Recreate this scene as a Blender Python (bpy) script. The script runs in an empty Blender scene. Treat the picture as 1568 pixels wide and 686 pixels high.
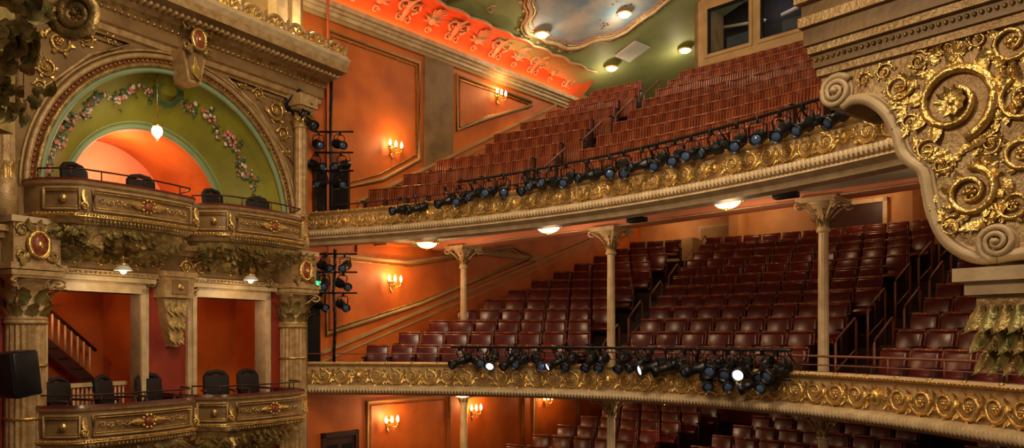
import bpy, bmesh, math, random
from mathutils import Vector, Matrix
random.seed(7)
pi=math.pi
sc=bpy.context.scene
# ---------------------------------------------------------------- materials
def new_mat(name,c1,c2=None,scale=3.0,rough=0.6,metal=0.0,bump=0.0,bscale=30,emit=None,es=0,spec=0.5,detail=4,kind='noise'):
    m=bpy.data.materials.new(name); m.use_nodes=True
    nt=m.node_tree; b=nt.nodes['Principled BSDF']
    b.inputs['Base Color'].default_value=(*c1,1)
    b.inputs['Roughness'].default_value=rough
    b.inputs['Metallic'].default_value=metal
    b.inputs['Specular IOR Level'].default_value=spec
    tc=nt.nodes.new('ShaderNodeTexCoord')
    if c2:
        n=nt.nodes.new('ShaderNodeTexNoise'); n.inputs['Scale'].default_value=scale; n.inputs['Detail'].default_value=detail
        if kind=='streak':
            mp=nt.nodes.new('ShaderNodeMapping'); mp.inputs['Scale'].default_value=(1,1,.15)
            nt.links.new(tc.outputs['Object'],mp.inputs[0]); nt.links.new(mp.outputs[0],n.inputs['Vector'])
        else: nt.links.new(tc.outputs['Object'],n.inputs['Vector'])
        r=nt.nodes.new('ShaderNodeValToRGB')
        r.color_ramp.elements[0].position=.36; r.color_ramp.elements[1].position=.66
        r.color_ramp.elements[0].color=(*c1,1); r.color_ramp.elements[1].color=(*c2,1)
        nt.links.new(n.outputs['Fac'],r.inputs[0]); nt.links.new(r.outputs[0],b.inputs['Base Color'])
    if bump:
        n2=nt.nodes.new('ShaderNodeTexNoise'); n2.inputs['Scale'].default_value=bscale; n2.inputs['Detail'].default_value=3
        nt.links.new(tc.outputs['Object'],n2.inputs['Vector'])
        bp=nt.nodes.new('ShaderNodeBump'); bp.inputs['Strength'].default_value=bump; bp.inputs['Distance'].default_value=.02
        nt.links.new(n2.outputs['Fac'],bp.inputs['Height']); nt.links.new(bp.outputs[0],b.inputs['Normal'])
    if emit:
        b.inputs['Emission Color'].default_value=(*emit,1); b.inputs['Emission Strength'].default_value=es
    return m
M={}
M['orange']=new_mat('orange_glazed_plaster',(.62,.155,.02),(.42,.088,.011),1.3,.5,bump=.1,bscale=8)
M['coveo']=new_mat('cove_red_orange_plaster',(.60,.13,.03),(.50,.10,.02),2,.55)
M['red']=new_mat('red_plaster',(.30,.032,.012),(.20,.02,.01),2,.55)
M['medal']=new_mat('maroon_enamel',(.20,.035,.015),(.30,.08,.03),20,.35)
M['peach']=new_mat('peach_plaster',(.64,.33,.12),(.54,.26,.09),2,.6)
M['tan']=new_mat('tan_glazed_plaster',(.27,.16,.06),(.17,.095,.034),2.5,.5,bump=.25,bscale=20)
M['tan2']=new_mat('ochre_plaster',(.44,.29,.12),(.35,.21,.08),2.5,.6)
M['cream']=new_mat('cream_paint',(.64,.49,.29),(.48,.34,.18),6,.42,bump=.1)
M['gold']=new_mat('gold_leaf',(.86,.60,.22),(.62,.39,.11),14,.27,.85,bump=.35,bscale=60)
M['dgold']=new_mat('aged_gold',(.46,.31,.11),(.20,.14,.045),10,.34,.6,bump=.5,bscale=50)
M['bgold']=new_mat('bronze_green_gold',(.18,.17,.055),(.42,.32,.11),8,.34,.5,bump=.5,bscale=40)
M['fascia']=new_mat('fascia_tan_gilt',(.52,.36,.17),(.36,.21,.08),9,.42,.25,bump=.4,bscale=50)
M['green']=new_mat('olive_painted_plaster',(.255,.25,.022),(.175,.165,.018),1.5,.5)
M['sage']=new_mat('sage_paint',(.20,.30,.17),(.25,.33,.18),3,.5)
M['ceil']=new_mat('ceiling_green_paint',(.38,.43,.17),(.29,.34,.13),1.2,.6)
M['grey']=new_mat('soffit_greige_paint',(.46,.41,.35),(.40,.35,.29),1.5,.5)
M['pink']=new_mat('salmon_paint',(.80,.30,.17),(.74,.26,.14),2,.5)
M['leather']=new_mat('burgundy_leather',(.115,.013,.010),(.075,.009,.008),8,.27,spec=.75)
M['wood']=new_mat('mahogany',(.15,.026,.009),(.33,.085,.03),7,.3,kind='streak')
M['dwood']=new_mat('dark_wood',(.05,.014,.009),(.035,.01,.007),6,.45)
M['black']=new_mat('black_metal',(.010,.010,.012),None,3,.34,.3)
M['blackcloth']=new_mat('black_upholstery',(.010,.007,.007),(.016,.010,.010),12,.7,spec=.3)
M['carpet']=new_mat('dark_green_carpet',(.012,.03,.02),(.02,.045,.028),20,.9)
M['floor']=new_mat('dark_floor',(.03,.012,.008),(.05,.02,.012),10,.5)
M['glass']=new_mat('dark_window_glass',(.02,.025,.03),None,3,.08,spec=.8)
M['glow']=new_mat('frosted_lamp_glass',(1,.85,.6),None,emit=(1,.78,.45),es=7)
M['bulb']=new_mat('candle_bulb',(1,.7,.4),None,emit=(1,.6,.22),es=18)
M['led']=new_mat('red_orange_led_strip',(1,.2,.05),None,emit=(1,.17,.04),es=27)
M['lens']=new_mat('spotlight_lens',(.06,.10,.20),None,rough=.05,spec=1)
M['litlens']=new_mat('lit_spotlight_lens',(1,1,1),None,emit=(.9,.93,1),es=5)
M['exit']=new_mat('exit_sign_green',(.05,.6,.2),None,emit=(.05,1,.3),es=2)
M['rope']=new_mat('orange_pipe_paint',(.55,.12,.05),None,3,.5)
M['rose']=new_mat('rose_paint',(.50,.10,.09),(.65,.32,.25),25,.6)
M['white']=new_mat('white_flower_paint',(.60,.50,.38),(.70,.62,.52),25,.6)
M['blue']=new_mat('blue_flower_paint',(.13,.20,.22),None,3,.6)
M['leafp']=new_mat('leaf_paint',(.05,.09,.03),(.09,.14,.04),15,.6)
M['sky']=new_mat('painted_sky',(.20,.32,.42),(.55,.52,.47),1.3,.6,detail=6)
M['vent']=new_mat('vent_white',(.6,.6,.55),None,3,.5)
M['red_gel']=new_mat('rail_oxide_paint',(.20,.06,.035),None,3,.4)
# ---------------------------------------------------------------- mesh builder
IDN=lambda x,y,z:(x,y,z)
class MB:
    def __init__(s,f=IDN): s.v=[];s.fc=[];s.mi=[];s.sm=[];s.f=f;s.mats=[];s.cur=0
    def m(s,k):
        if k not in s.mats: s.mats.append(k)
        s.cur=s.mats.index(k); return s
    def add(s,vs,fs,smooth=True):
        o=len(s.v)
        for p in vs: s.v.append(tuple(s.f(p[0],p[1],p[2])))
        for f in fs: s.fc.append([i+o for i in f]); s.mi.append(s.cur); s.sm.append(smooth)
    def box(s,x0,x1,y0,y1,z0,z1):
        vs=[(x,y,z) for x in(x0,x1) for y in(y0,y1) for z in(z0,z1)]
        s.add(vs,[(0,1,3,2),(4,6,7,5),(0,4,5,1),(2,3,7,6),(0,2,6,4),(1,5,7,3)],False)
    def quad(s,a,b,c,d): s.add([a,b,c,d],[(0,1,2,3)],False)
    def rbox(s,c,sz,bev=.02,rx=0,ry=0,rz=0,seg=2):
        bm=bmesh.new(); bmesh.ops.create_cube(bm,size=1)
        for v in bm.verts: v.co=Vector((v.co.x*sz[0],v.co.y*sz[1],v.co.z*sz[2]))
        bmesh.ops.bevel(bm,geom=bm.edges[:],offset=bev,segments=seg,affect='EDGES',profile=.5)
        R=Matrix.Rotation(rz,3,'Z')@Matrix.Rotation(ry,3,'Y')@Matrix.Rotation(rx,3,'X')
        bm.verts.index_update()
        vs=[tuple(R@v.co+Vector(c)) for v in bm.verts]; fs=[[v.index for v in f.verts] for f in bm.faces]
        bm.free(); s.add(vs,fs,True)
    def prism(s,out,y0,y1):
        n=len(out)
        vs=[(x,y0,z) for x,z in out]+[(x,y1,z) for x,z in out]
        s.add(vs,[list(range(n)),list(range(2*n-1,n-1,-1))]+[(i,(i+1)%n,(i+1)%n+n,i+n) for i in range(n)],False)
    def tube(s,pts,r,n=6,closed=False):
        P=[Vector(p) for p in pts]; N=len(P)
        if N<2: return
        rr=r if isinstance(r,(list,tuple)) else [r]*N
        vs=[];fs=[]
        up=Vector((0.13,0.21,.97))
        for i in range(N):
            a=P[(i-1)%N] if closed else P[max(i-1,0)]; b=P[(i+1)%N] if closed else P[min(i+1,N-1)]
            t=(b-a).normalized() if (b-a).length>1e-9 else Vector((0,0,1))
            x=t.cross(up)
            if x.length<.05: x=t.cross(Vector((1,0,0)))
            x.normalize(); y=t.cross(x)
            for k in range(n):
                an=2*pi*k/n; vs.append(tuple(P[i]+(x*math.cos(an)+y*math.sin(an))*rr[i]))
        for i in range(N if closed else N-1):
            j=(i+1)%N
            for k in range(n): fs.append((i*n+k,i*n+(k+1)%n,j*n+(k+1)%n,j*n+k))
        if not closed: fs.append(list(range(n))); fs.append(list(range((N-1)*n,N*n)))
        s.add(vs,fs)
    def lathe(s,prof,cx=0,cy=0,z=0,n=16,flute=0,M3=None):
        vs=[];fs=[];N=len(prof)
        for (r,h) in prof:
            for k in range(n):
                a=2*pi*k/n; q=r*(1-flute*(k%2))
                p=Vector((q*math.cos(a),q*math.sin(a),h))
                if M3: p=M3@p
                vs.append((p.x+cx,p.y+cy,p.z+z))
        for i in range(N-1):
            for k in range(n): fs.append((i*n+k,i*n+(k+1)%n,(i+1)*n+(k+1)%n,(i+1)*n+k))
        if prof[0][0]>1e-4: fs.append(list(range(n)))
        if prof[-1][0]>1e-4: fs.append(list(range((N-1)*n,N*n)))
        s.add(vs,fs,flute==0)
    def blob(s,c,r,n=7,m=5):
        if not isinstance(r,(list,tuple)): r=(r,r,r)
        vs=[(c[0],c[1],c[2]-r[2])]
        for i in range(1,m):
            th=-pi/2+pi*i/m
            for k in range(n):
                a=2*pi*k/n; vs.append((c[0]+r[0]*math.cos(th)*math.cos(a),c[1]+r[1]*math.cos(th)*math.sin(a),c[2]+r[2]*math.sin(th)))
        vs.append((c[0],c[1],c[2]+r[2])); fs=[]
        for k in range(n): fs.append((0,1+(k+1)%n,1+k))
        for i in range(m-2):
            for k in range(n): fs.append((1+i*n+k,1+i*n+(k+1)%n,1+(i+1)*n+(k+1)%n,1+(i+1)*n+k))
        t=len(vs)-1
        for k in range(n): fs.append((t,1+(m-2)*n+k,1+(m-2)*n+(k+1)%n))
        s.add(vs,fs)
    def leaf(s,base,L,W,N,curl=.3,n=7,lobes=3,cup=.25):
        base=Vector(base);L=Vector(L);W=Vector(W);N=Vector(N);ll=L.length
        vs=[];fs=[]
        for i in range(n+1):
            u=i/n; w=math.sin(pi*min(1,u*.92+.12))**.7*(1-.28*abs(math.sin(u*pi*lobes)))
            for v in(-1,-.5,0,.5,1):
                p=base+L*(u-.25*curl*u**3)+N*ll*curl*(u**3)+W*w*v+N*(ll*.1*(cup)*(-abs(v))+(.04*ll if v==0 else 0))
                vs.append(tuple(p))
        for i in range(n):
            for k in range(4): fs.append((i*5+k,i*5+k+1,(i+1)*5+k+1,(i+1)*5+k))
        s.add(vs,fs)
    def scroll(s,x,z,R,hand=1,a0=0,y=0,th=None,turns=1.6,leaves=5,n=26,ros=True):
        th=th or R*.13
        pts=[];rr=[]
        for i in range(n):
            k=i/(n-1); r=R*(1-k*.72); a=a0+hand*k*turns*2*pi
            pts.append((x+r*math.cos(a),y+th*.4,z+r*math.sin(a))); rr.append(th*(1.1-.55*k))
        s.tube(pts,rr,5)
        for j in range(leaves):
            k=j/leaves*.62; r=R*(1-k*.72); a=a0+hand*k*turns*2*pi
            dx,dz=math.cos(a+hand*.9),math.sin(a+hand*.9)
            s.leaf((x+r*math.cos(a),y+th*.3,z+r*math.sin(a)),(dx*R*.55,0,dz*R*.55),(-dz*R*.2,0,dx*R*.2),(0,1,0),.28,5)
        if ros:
            s.blob((x,y+th*.6,z),(R*.13,th*.9,R*.13),6,4)
            for k in range(6):
                a=k*pi/3; s.blob((x+R*.2*math.cos(a),y+th*.35,z+R*.2*math.sin(a)),(R*.1,th*.5,R*.1),5,4)
    def obj(s,name,parent=None):
        me=bpy.data.meshes.new(name); me.from_pydata(s.v,[],s.fc)
        for k in s.mats: me.materials.append(M[k])
        me.polygons.foreach_set('material_index',s.mi); me.polygons.foreach_set('use_smooth',s.sm)
        me.update()
        bm=bmesh.new(); bm.from_mesh(me); bmesh.ops.recalc_face_normals(bm,faces=bm.faces[:]); bm.to_mesh(me); bm.free()
        o=bpy.data.objects.new(name,me); sc.collection.objects.link(o)
        if parent: o.parent=parent
        return o
def empty(name):
    o=bpy.data.objects.new(name,None); sc.collection.objects.link(o); return o
def inst(name,me,loc,rot=(0,0,0),scale=1,parent=None):
    o=bpy.data.objects.new(name,me); sc.collection.objects.link(o)
    o.location=loc; o.rotation_euler=rot; o.scale=(scale,)*3
    if parent: o.parent=parent
    return o
def light(kind,loc,power,col=(1,.62,.32),size=.1,rot=None,name='lamp',parent=None,spread=None):
    l=bpy.data.lights.new(name,kind); l.energy=power; l.color=col
    if kind=='AREA': l.size=size
    else: l.shadow_soft_size=size
    if kind=='SPOT': l.spot_size=spread or 1.2; l.spot_blend=.6
    o=bpy.data.objects.new(name,l); sc.collection.objects.link(o); o.location=loc
    if rot: o.rotation_euler=rot
    if parent: o.parent=parent
    return o
def aim(o,tgt):
    o.rotation_euler=(Vector(tgt)-o.location).to_track_quat('-Z','Y').to_euler()
# ---------------------------------------------------------------- building frames
S2=.70711
CA=lambda c,a,z:(-3.92+S2*(c+a),15+S2*(a-c),z)              # c across the house, a toward the rear
BW=lambda t,p,z:(-4.16-.524*t+.852*p,14.6-.852*t-.524*p,z)  # box wall (t toward stage, p out of wall)
SW=lambda t,p,z:(-4+.65*t+.76*p,15.2+.76*t-.65*p,z)         # left side wall
CN=lambda w,p,z:(1.62+.64*w-.77*p,4.1-.77*w-.64*p,z)        # near bracket
afm=lambda c:3.0-.073*(c-6.4)**2
afu=lambda c:1.4-.035*(c-6.0)**2
cl=lambda a:-.22-.078*a
class Path:
    def __init__(s,af,c0,c1,n=240):
        s.p=[]
        for i in range(n+1):
            c=c0+(c1-c0)*i/n; x,y,_=CA(c,af(c),0); s.p.append((x,y))
        s.s=[0]
        for i in range(n): s.s.append(s.s[-1]+math.dist(s.p[i],s.p[i+1]))
        s.L=s.s[-1]
    def at(s,q):
        import bisect
        q=max(0,min(s.L-1e-6,q))
        i=min(bisect.bisect_right(s.s,q)-1,len(s.p)-2); k=(q-s.s[i])/(s.s[i+1]-s.s[i])
        a,b=s.p[i],s.p[i+1]; t=Vector((b[0]-a[0],b[1]-a[1])).normalized()
        return a[0]+(b[0]-a[0])*k,a[1]+(b[1]-a[1])*k,t.y,-t.x
    def f(s):
        def g(x,o,z):
            X,Y,nx,ny=s.at(x); return (X+nx*o,Y+ny*o,z)
        return g
PM=Path(afm,-.15,12.9); PU=Path(afu,-.15,13.0)
def fascia(mb,P,prof,mats,step=.12):
    n=int(P.L/step); k=len(prof)
    for j in range(k-1):
        mb.m(mats[j]); vs=[];fs=[]
        for i in range(n+1):
            for o,z in(prof[j],prof[j+1]): vs.append((P.L*i/n,o,z))
        for i in range(n): fs.append((2*i,2*i+1,2*i+3,2*i+2))
        mb.add(vs,fs)
# ---------------------------------------------------------------- balconies
def balcony_front(name,P,zt,h_panel,lower):
    mb=MB(P.f()); zb=zt-.07-h_panel
    prof=[(-.22,zt-.02),(-.18,zt),(-.02,zt),(.085,zt-.03),(.05,zt-.06),(.0,zt-.08),(.035,(zt+zb)/2),(.01,zb+.02),(.07,zb)]
    mats=['dwood','dwood','cream','gold','cream','fascia','fascia','cream']
    for o,z,m in lower: prof.append((o,zb-z)); mats.append(m)
    fascia(mb,P,prof,mats)
    mb.m('gold'); R=h_panel*.42; x=R; k=0; zc=(zt-.07+zb)/2
    rn=random.Random(3)
    while x<P.L-R:
        h=1 if k%2 else -1
        if k%7==3:   # shell mask
            mb.blob((x,.05,zc),(R*.45,.06,R*.6),9,6); mb.blob((x,.1,zc-.0),(R*.1,.03,R*.14),5,4)
            for q in range(9):
                a=pi*(q-.5)/7; mb.leaf((x+R*.4*math.cos(a),.03,zc+R*.4*math.sin(a)),(R*.6*math.cos(a),0,R*.55*math.sin(a)),(-R*.16*math.sin(a),0,R*.16*math.cos(a)),(0,1,0),.3,5)
        else:
            mb.scroll(x,zc,R,h,(pi if k%2 else 0)+.3,.03,R*.14,1.35,6,18)
        xx=x+R*1.05
        mb.leaf((xx,.03,zc),(R*.2,0,h*R*.95),(R*.28,0,0),(0,1,0),.3,6)
        mb.leaf((xx,.03,zc),(-R*.2,0,-h*R*.9),(R*.25,0,0),(0,1,0),.3,6)
        for q in range(5):
            a=rn.uniform(0,2*pi); mb.leaf((xx,.03,zc+rn.uniform(-.6,.6)*R),(R*.4*math.cos(a),0,R*.4*math.sin(a)),(-R*.14*math.sin(a),0,R*.14*math.cos(a)),(0,1,0),.4,5)
        x+=R*2.12; k+=1
    x=.25
    while x<P.L:
        mb.blob((x,.035,zt-.01),(.035,.035,.018),8,4); x+=.5
    x=.03; zl=zb-lower[1][1]; ol=lower[1][0]
    mb.m('cream')
    while x<P.L:
        mb.add([(x-.022,ol+.0,zl+.055),(x+.012,ol,zl+.055),(x+.03,ol+.0,zl-.045),(x-.004,ol,zl-.045),(x+.004,ol+.045,zl+.005)],[(0,1,4),(1,2,4),(2,3,4),(3,0,4)])
        x+=.062
    x=.02; mb.m('gold')
    while x<P.L:
        mb.blob((x,.075,zt-.04),(.016,.016,.016),5,3); x+=.06
    return mb.obj(name)
balcony_front('mezzanine_balcony_front',PM,4.53,.39,[(.13,.03,'cream'),(.15,.075,'cream'),(.10,.13,'fascia'),(.06,.15,'cream'),(.02,.17,'cream'),(-.5,.15,'grey')])
balcony_front('upper_balcony_front',PU,7.42,.30,[(.14,.03,'cream'),(.17,.08,'cream'),(.13,.14,'fascia'),(.15,.17,'cream'),(.05,.22,'cream'),(.02,.28,'cream'),(-.12,.30,'cream')])
def tiers(name,af,flat,rows,pitch,z0,rise,off,c1,aback,soff,matf='carpet',riser='dwood'):
    mb=MB(CA); N=30
    def row_a(i,c):
        k=min(1,i/rows); return flat+(af(c)-flat)*(1-.65*k)+off+pitch*i
    for i in range(-1,rows+1):
        for j in range(N):
            pts=[]
            for jj in(j,j+1):
                c=cl(5)+ (c1-cl(5))*jj/N
                a0=af(c)-.0 if i<0 else row_a(i,c)-pitch*.5
                a1=row_a(0,c)-pitch*.5 if i<0 else (aback if i==rows else row_a(i+1,c)-pitch*.5)
                z=z0+rise*max(0,min(i,rows-1 if i<rows else rows))
                pts.append((c,a0,a1,z))
            (ca,a0,a1,z),(cb,b0,b1,_)=pts
            mb.m(matf); mb.quad((ca,a0,z),(cb,b0,z),(cb,b1,z),(ca,a1,z))
            if i>=1:
                mb.m(riser); mb.quad((ca,a0,z-rise),(cb,b0,z-rise),(cb,b0,z),(ca,a0,z))
    N=24
    for j in range(N):
        ca=cl(5)+(c1-cl(5))*j/N; cb=cl(5)+(c1-cl(5))*(j+1)/N
        for q in range(len(soff)-1):
            m,(a0,za),(a1,zb)=soff[q][2],soff[q][:2],soff[q+1][:2]
            A0=lambda c:(af(c)-.05 if a0 is None else a0); A1=lambda c:(a1)
            mb.m(m); mb.quad((ca,A0(ca),za),(cb,A0(cb),za),(cb,A1(cb),zb),(ca,A1(ca),zb))
    mb.obj(name); return row_a
ABACK=12.4
NM,PMt,RM=12,.69,.262
rowm=tiers('mezzanine_stepped_floor',afm,3.0,NM,PMt,4.02,RM,1.1,13.6,ABACK,[(None,3.95,'grey'),(3.75,3.97,'grey'),(ABACK,4.0,'grey')])
rowu=tiers('upper_balcony_stepped_floor',afu,1.4,9,.76,7.08,.43,1.0,13.6,ABACK,[(None,6.86,'grey'),(3.05,7.06,'grey'),(3.2,7.32,'peach'),(8.0,8.45,'peach'),(ABACK,8.9,'peach')])
COL=[(.47,3.57),(4.55,3.55),(8.58,3.3),(12.3,2.9)]
for nm,z0,z1,mt in(('upper_salmon_beam',6.97,7.36,'pink'),('mezzanine_soffit_beam',3.93,3.99,'grey')):
    mb=MB(CA); mb.m(mt)
    cs=[(-.4,3.6)]+COL+[(13.6,2.8)]
    for i in range(len(cs)-1):
        (c0,a0),(c1,a1)=cs[i],cs[i+1]
        w=.2
        vs=[(c0,a0-w,z0),(c0,a0+w,z0),(c0,a0+w,z1),(c0,a0-w,z1),(c1,a1-w,z0),(c1,a1+w,z0),(c1,a1+w,z1),(c1,a1-w,z1)]
        mb.add(vs,[(0,1,5,4),(1,2,6,5),(2,3,7,6),(3,0,4,7)],False)
    if nm.startswith('upper'):
        mb.m('cream')
        for i in range(len(cs)-1):
            mb.tube([(cs[i][0],cs[i][1]-.21,z0+.01),(cs[i+1][0],cs[i+1][1]-.21,z0+.01)],.014,5)
    mb.obj(nm)
def capital(mb,cx,cy,z,r,h,w,leafm='dgold',bodym='cream',n=8):
    mb.m(bodym); mb.lathe([(r*1.12,0),(r*1.2,.02*h/.4),(r*1.02,.05*h/.4),(r*1.05,h*.4),(w*.36,h*.80),(w*.44,h*.86)],cx,cy,z,16)
    mb.box(cx-w/2,cx+w/2,cy-w/2,cy+w/2,z+h*.9,z+h)
    mb.box(cx-w*.46,cx+w*.46,cy-w*.46,cy+w*.46,z+h*.85,z+h*.9)
    mb.m(leafm)
    for ring,(zz,ll) in enumerate(((.04,.42),(.32,.46))):
        for k in range(n):
            a=2*pi*(k+ring*.5)/n; d=(math.cos(a),math.sin(a))
            rr=r*(1.08+.12*ring)
            mb.leaf((cx+d[0]*rr,cy+d[1]*rr,z+h*zz),(d[0]*r*.3,d[1]*r*.3,h*ll),(-d[1]*r*.42,d[0]*r*.42,0),(d[0],d[1],-.25),.55,6)
    mb.m(bodym)
    for sx in(-1,1):
        for sy in(-1,1):
            pts=[];rr=[]
            for i in range(12):
                k=i/11; a=pi*.9-k*3.6*pi*.75; q=w*.12*(1-k*.8)
                u=w*.42+q*math.cos(a); pts.append((cx+sx*u,cy+sy*u,z+h*.74+q*math.sin(a))); rr.append(w*.032)
            mb.tube(pts,rr,5)
            mb.tube([(cx+sx*r,cy+sy*r,z+h*.35),(cx+sx*w*.25,cy+sy*w*.25,z+h*.6),(cx+sx*w*.4,cy+sy*w*.4,z+h*.78)],w*.03,5)
for (c,a) in COL:
    x,y,_=CA(c,a,0)
    mb=MB(); ct,st=math.cos(-pi/4),math.sin(-pi/4)
    mb.f=lambda X,Y,Z,x=x,y=y:(x+X*ct-Y*st,y+X*st+Y*ct,Z)
    mb.m('cream'); zf=4.02
    mb.lathe([(.15,zf),(.15,zf+.1),(.11,zf+.16),(.08,zf+.2),(.068,6.55)],0,0,0,24,.07)
    mb.lathe([(.08,6.50),(.1,6.52),(.1,6.54),(.075,6.57)],0,0,0,16)
    capital(mb,0,0,6.54,.075,.45,.58,'dgold')
    mb.obj('cast_iron_column')
    mb=MB(mb.f); mb.m('cream')
    mb.lathe([(.15,1.4),(.15,1.6),(.09,1.7),(.072,3.55)],0,0,0,24,.07)
    capital(mb,0,0,3.53,.078,.40,.52)
    mb.obj('cast_iron_column')
# ---------------------------------------------------------------- left side wall
mb=MB(SW); mb.m('orange'); mb.box(-.1,8.6,-.3,0,0,11.65)
mb.m('tan2'); mb.box(8.6,13.6,-.3,0,9,13.6)
mb.m('orange'); mb.box(8.6,13.6,-.3,0,0,9)
mb.m('tan'); mb.box(3.1,4.0,0,.05,7.1,11.4)
mb.m('tan'); mb.box(7.2,8.6,0,.02,5.4,7.1)
mb.obj('wall_left')
def molding(mb,pts,r=.045,y=.03,m='tan2',m2='dgold'):
    mb.m(m); mb.tube([(p[0],y,p[1]) for p in pts],r,6,True)
    mb.m(m2)
    cx=sum(p[0] for p in pts)/len(pts); cz=sum(p[1] for p in pts)/len(pts)
    mb.tube([(p[0]+(.09 if p[0]<cx else -.09),y-.01,p[1]+(.09 if p[1]<cz else -.09)) for p in pts],r*.45,5,True)
mb=MB(SW)
molding(mb,[(.5,7.9),(.5,11.1),(2.95,11.1),(2.95,8.95),(1.9,8.35)])
molding(mb,[(4.15,9.85),(4.15,11.15),(6.9,11.15),(6.9,11.05),(5.2,10.35)])
molding(mb,[(.45,5.05),(.45,6.65),(2.6,6.65),(6.2,7.3),(6.9,7.1),(3.0,5.75)])
molding(mb,[(1.5,1.2),(1.5,3.65),(3.9,3.65),(3.9,1.2)],.035)
molding(mb,[(4.4,1.2),(4.4,3.65),(6.6,3.65),(6.6,1.2)],.035)
molding(mb,[(7.0,1.2),(7.0,3.65),(9.0,3.65),(9.0,1.2)],.035)
mb.obj('trim_1')
mb=MB(SW)
def dado(t0,z0,t1,z1,h,m='orange'):
    mb.m(m); mb.prism([(t0,z0-h),(t1,z1-h),(t1,z1),(t0,z0)],0,.06)
    mb.m('tan2'); mb.prism([(t0,z0-.0),(t1,z1-.0),(t1,z1+.06),(t0,z0+.06)],0,.10)
    mb.prism([(t0,z0-.16),(t1,z1-.16),(t1,z1-.12),(t0,z0-.12)],0,.08)
dado(1.2,7.75,7.9,11.25,1.0); dado(.3,4.65,9.5,7.75,.7)
for i in range(8):
    t=1.7+i*.74; z=7.35+i*.43; mb.m('orange'); mb.box(t,t+.74,0,.35,z-.4,z); mb.m('tan2'); mb.box(t,t+.74,0,.38,z,z+.05); mb.box(t,t+.06,0,.38,z-.43,z)
mb.m('tan2'); mb.box(.2,9.5,0,.05,7.0,7.12)
mb.obj('wainscot_left')
mb=MB(SW)
for (p0,p1,z0,z1,m) in((0,.10,11.38,11.46,'cream'),(0,.16,11.46,11.52,'cream'),(0,.06,11.30,11.38,'tan2'),(0,.24,11.52,11.62,'cream')):
    mb.m(m); mb.box(-.2,8.7,p0,p1,z0,z1)
mb.obj('cornice_left')
mb=MB(SW); mb.m('coveo')
def cove(t,k):
    a=k*pi/2; return (t,.02+.8*(1-math.cos(a)) , 11.62+.60*math.sin(a))
NT=40
for i in range(NT):
    t0=-.6+9.2*i/NT; t1=-.6+9.2*(i+1)/NT
    for k in range(8):
        mb.add([cove(t0,k/8),cove(t1,k/8),cove(t1,(k+1)/8),cove(t0,(k+1)/8)],[(0,1,2,3)])
mb.add([cove(8.6,k/8) for k in range(9)]+[(9.0,.1+.06*k,11.7+.05*k) for k in range(9)],[(k,k+1,k+10,k+9) for k in range(8)])
def scal(t): return abs(math.sin(t*pi/.75))
for i in range(125):
    t0=-.6+9.2*i/125; t1=-.6+9.2*(i+1)/125
    mb.m('coveo'); mb.add([(t0,.78,12.24),(t1,.78,12.24),(t1,.82+.09*scal(t1),12.16),(t0,.82+.09*scal(t0),12.16)],[(0,1,2,3)])
mb.m('cream'); mb.tube([(-.6+9.2*i/125,.83+.1*scal(-.6+9.2*i/125),12.15) for i in range(126)],.03,5)
mb.obj('cove_left')
def fcove(base_t):
    def g(x,y,z):
        k=min(1.05,max(0,z)); a=k*pi/2
        p=.02+.8*(1-math.cos(a)); zz=11.62+.60*math.sin(a)
        return SW(base_t+x,p+y*.8*math.cos(a)+0,zz-y*math.sin(a))
    return g
mb=MB(fcove(0))
for i in range(12):
    t=.15+i*.74
    mb.f=fcove(t)
    mb.m('cream')
    if i%2:
        for s_ in(-1,1):
            mb.scroll(s_*.15,.62,.14,s_,-pi/2,.02,.03,1.2,4,16,False)
            mb.scroll(s_*.12,.32,.09,-s_,pi/2,.02,.022,1.1,2,12,False)
        mb.leaf((0,.03,.25),(0,0,.65),(.09,0,0),(0,1,0),.08,7)
    else:
        for k in range(11):
            a=-.25+(pi+.5)*k/10; mb.leaf((0,.03,.5),(.27*math.cos(a),0,.36*math.sin(a)+.04),(.05*math.sin(a)+.01,0,.045*math.cos(a)),(0,1,0),.1,5)
        mb.blob((0,.05,.5),(.09,.03,.10)); mb.scroll(0,.28,.09,1,0,.02,.022,1.3,3,14,False)
mb.obj('cove_gilt_frieze')
mb=MB(SW); mb.m('led'); mb.box(-.2,8.5,.10,.15,11.63,11.66); mb.obj('cove_led_strip')
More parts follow.
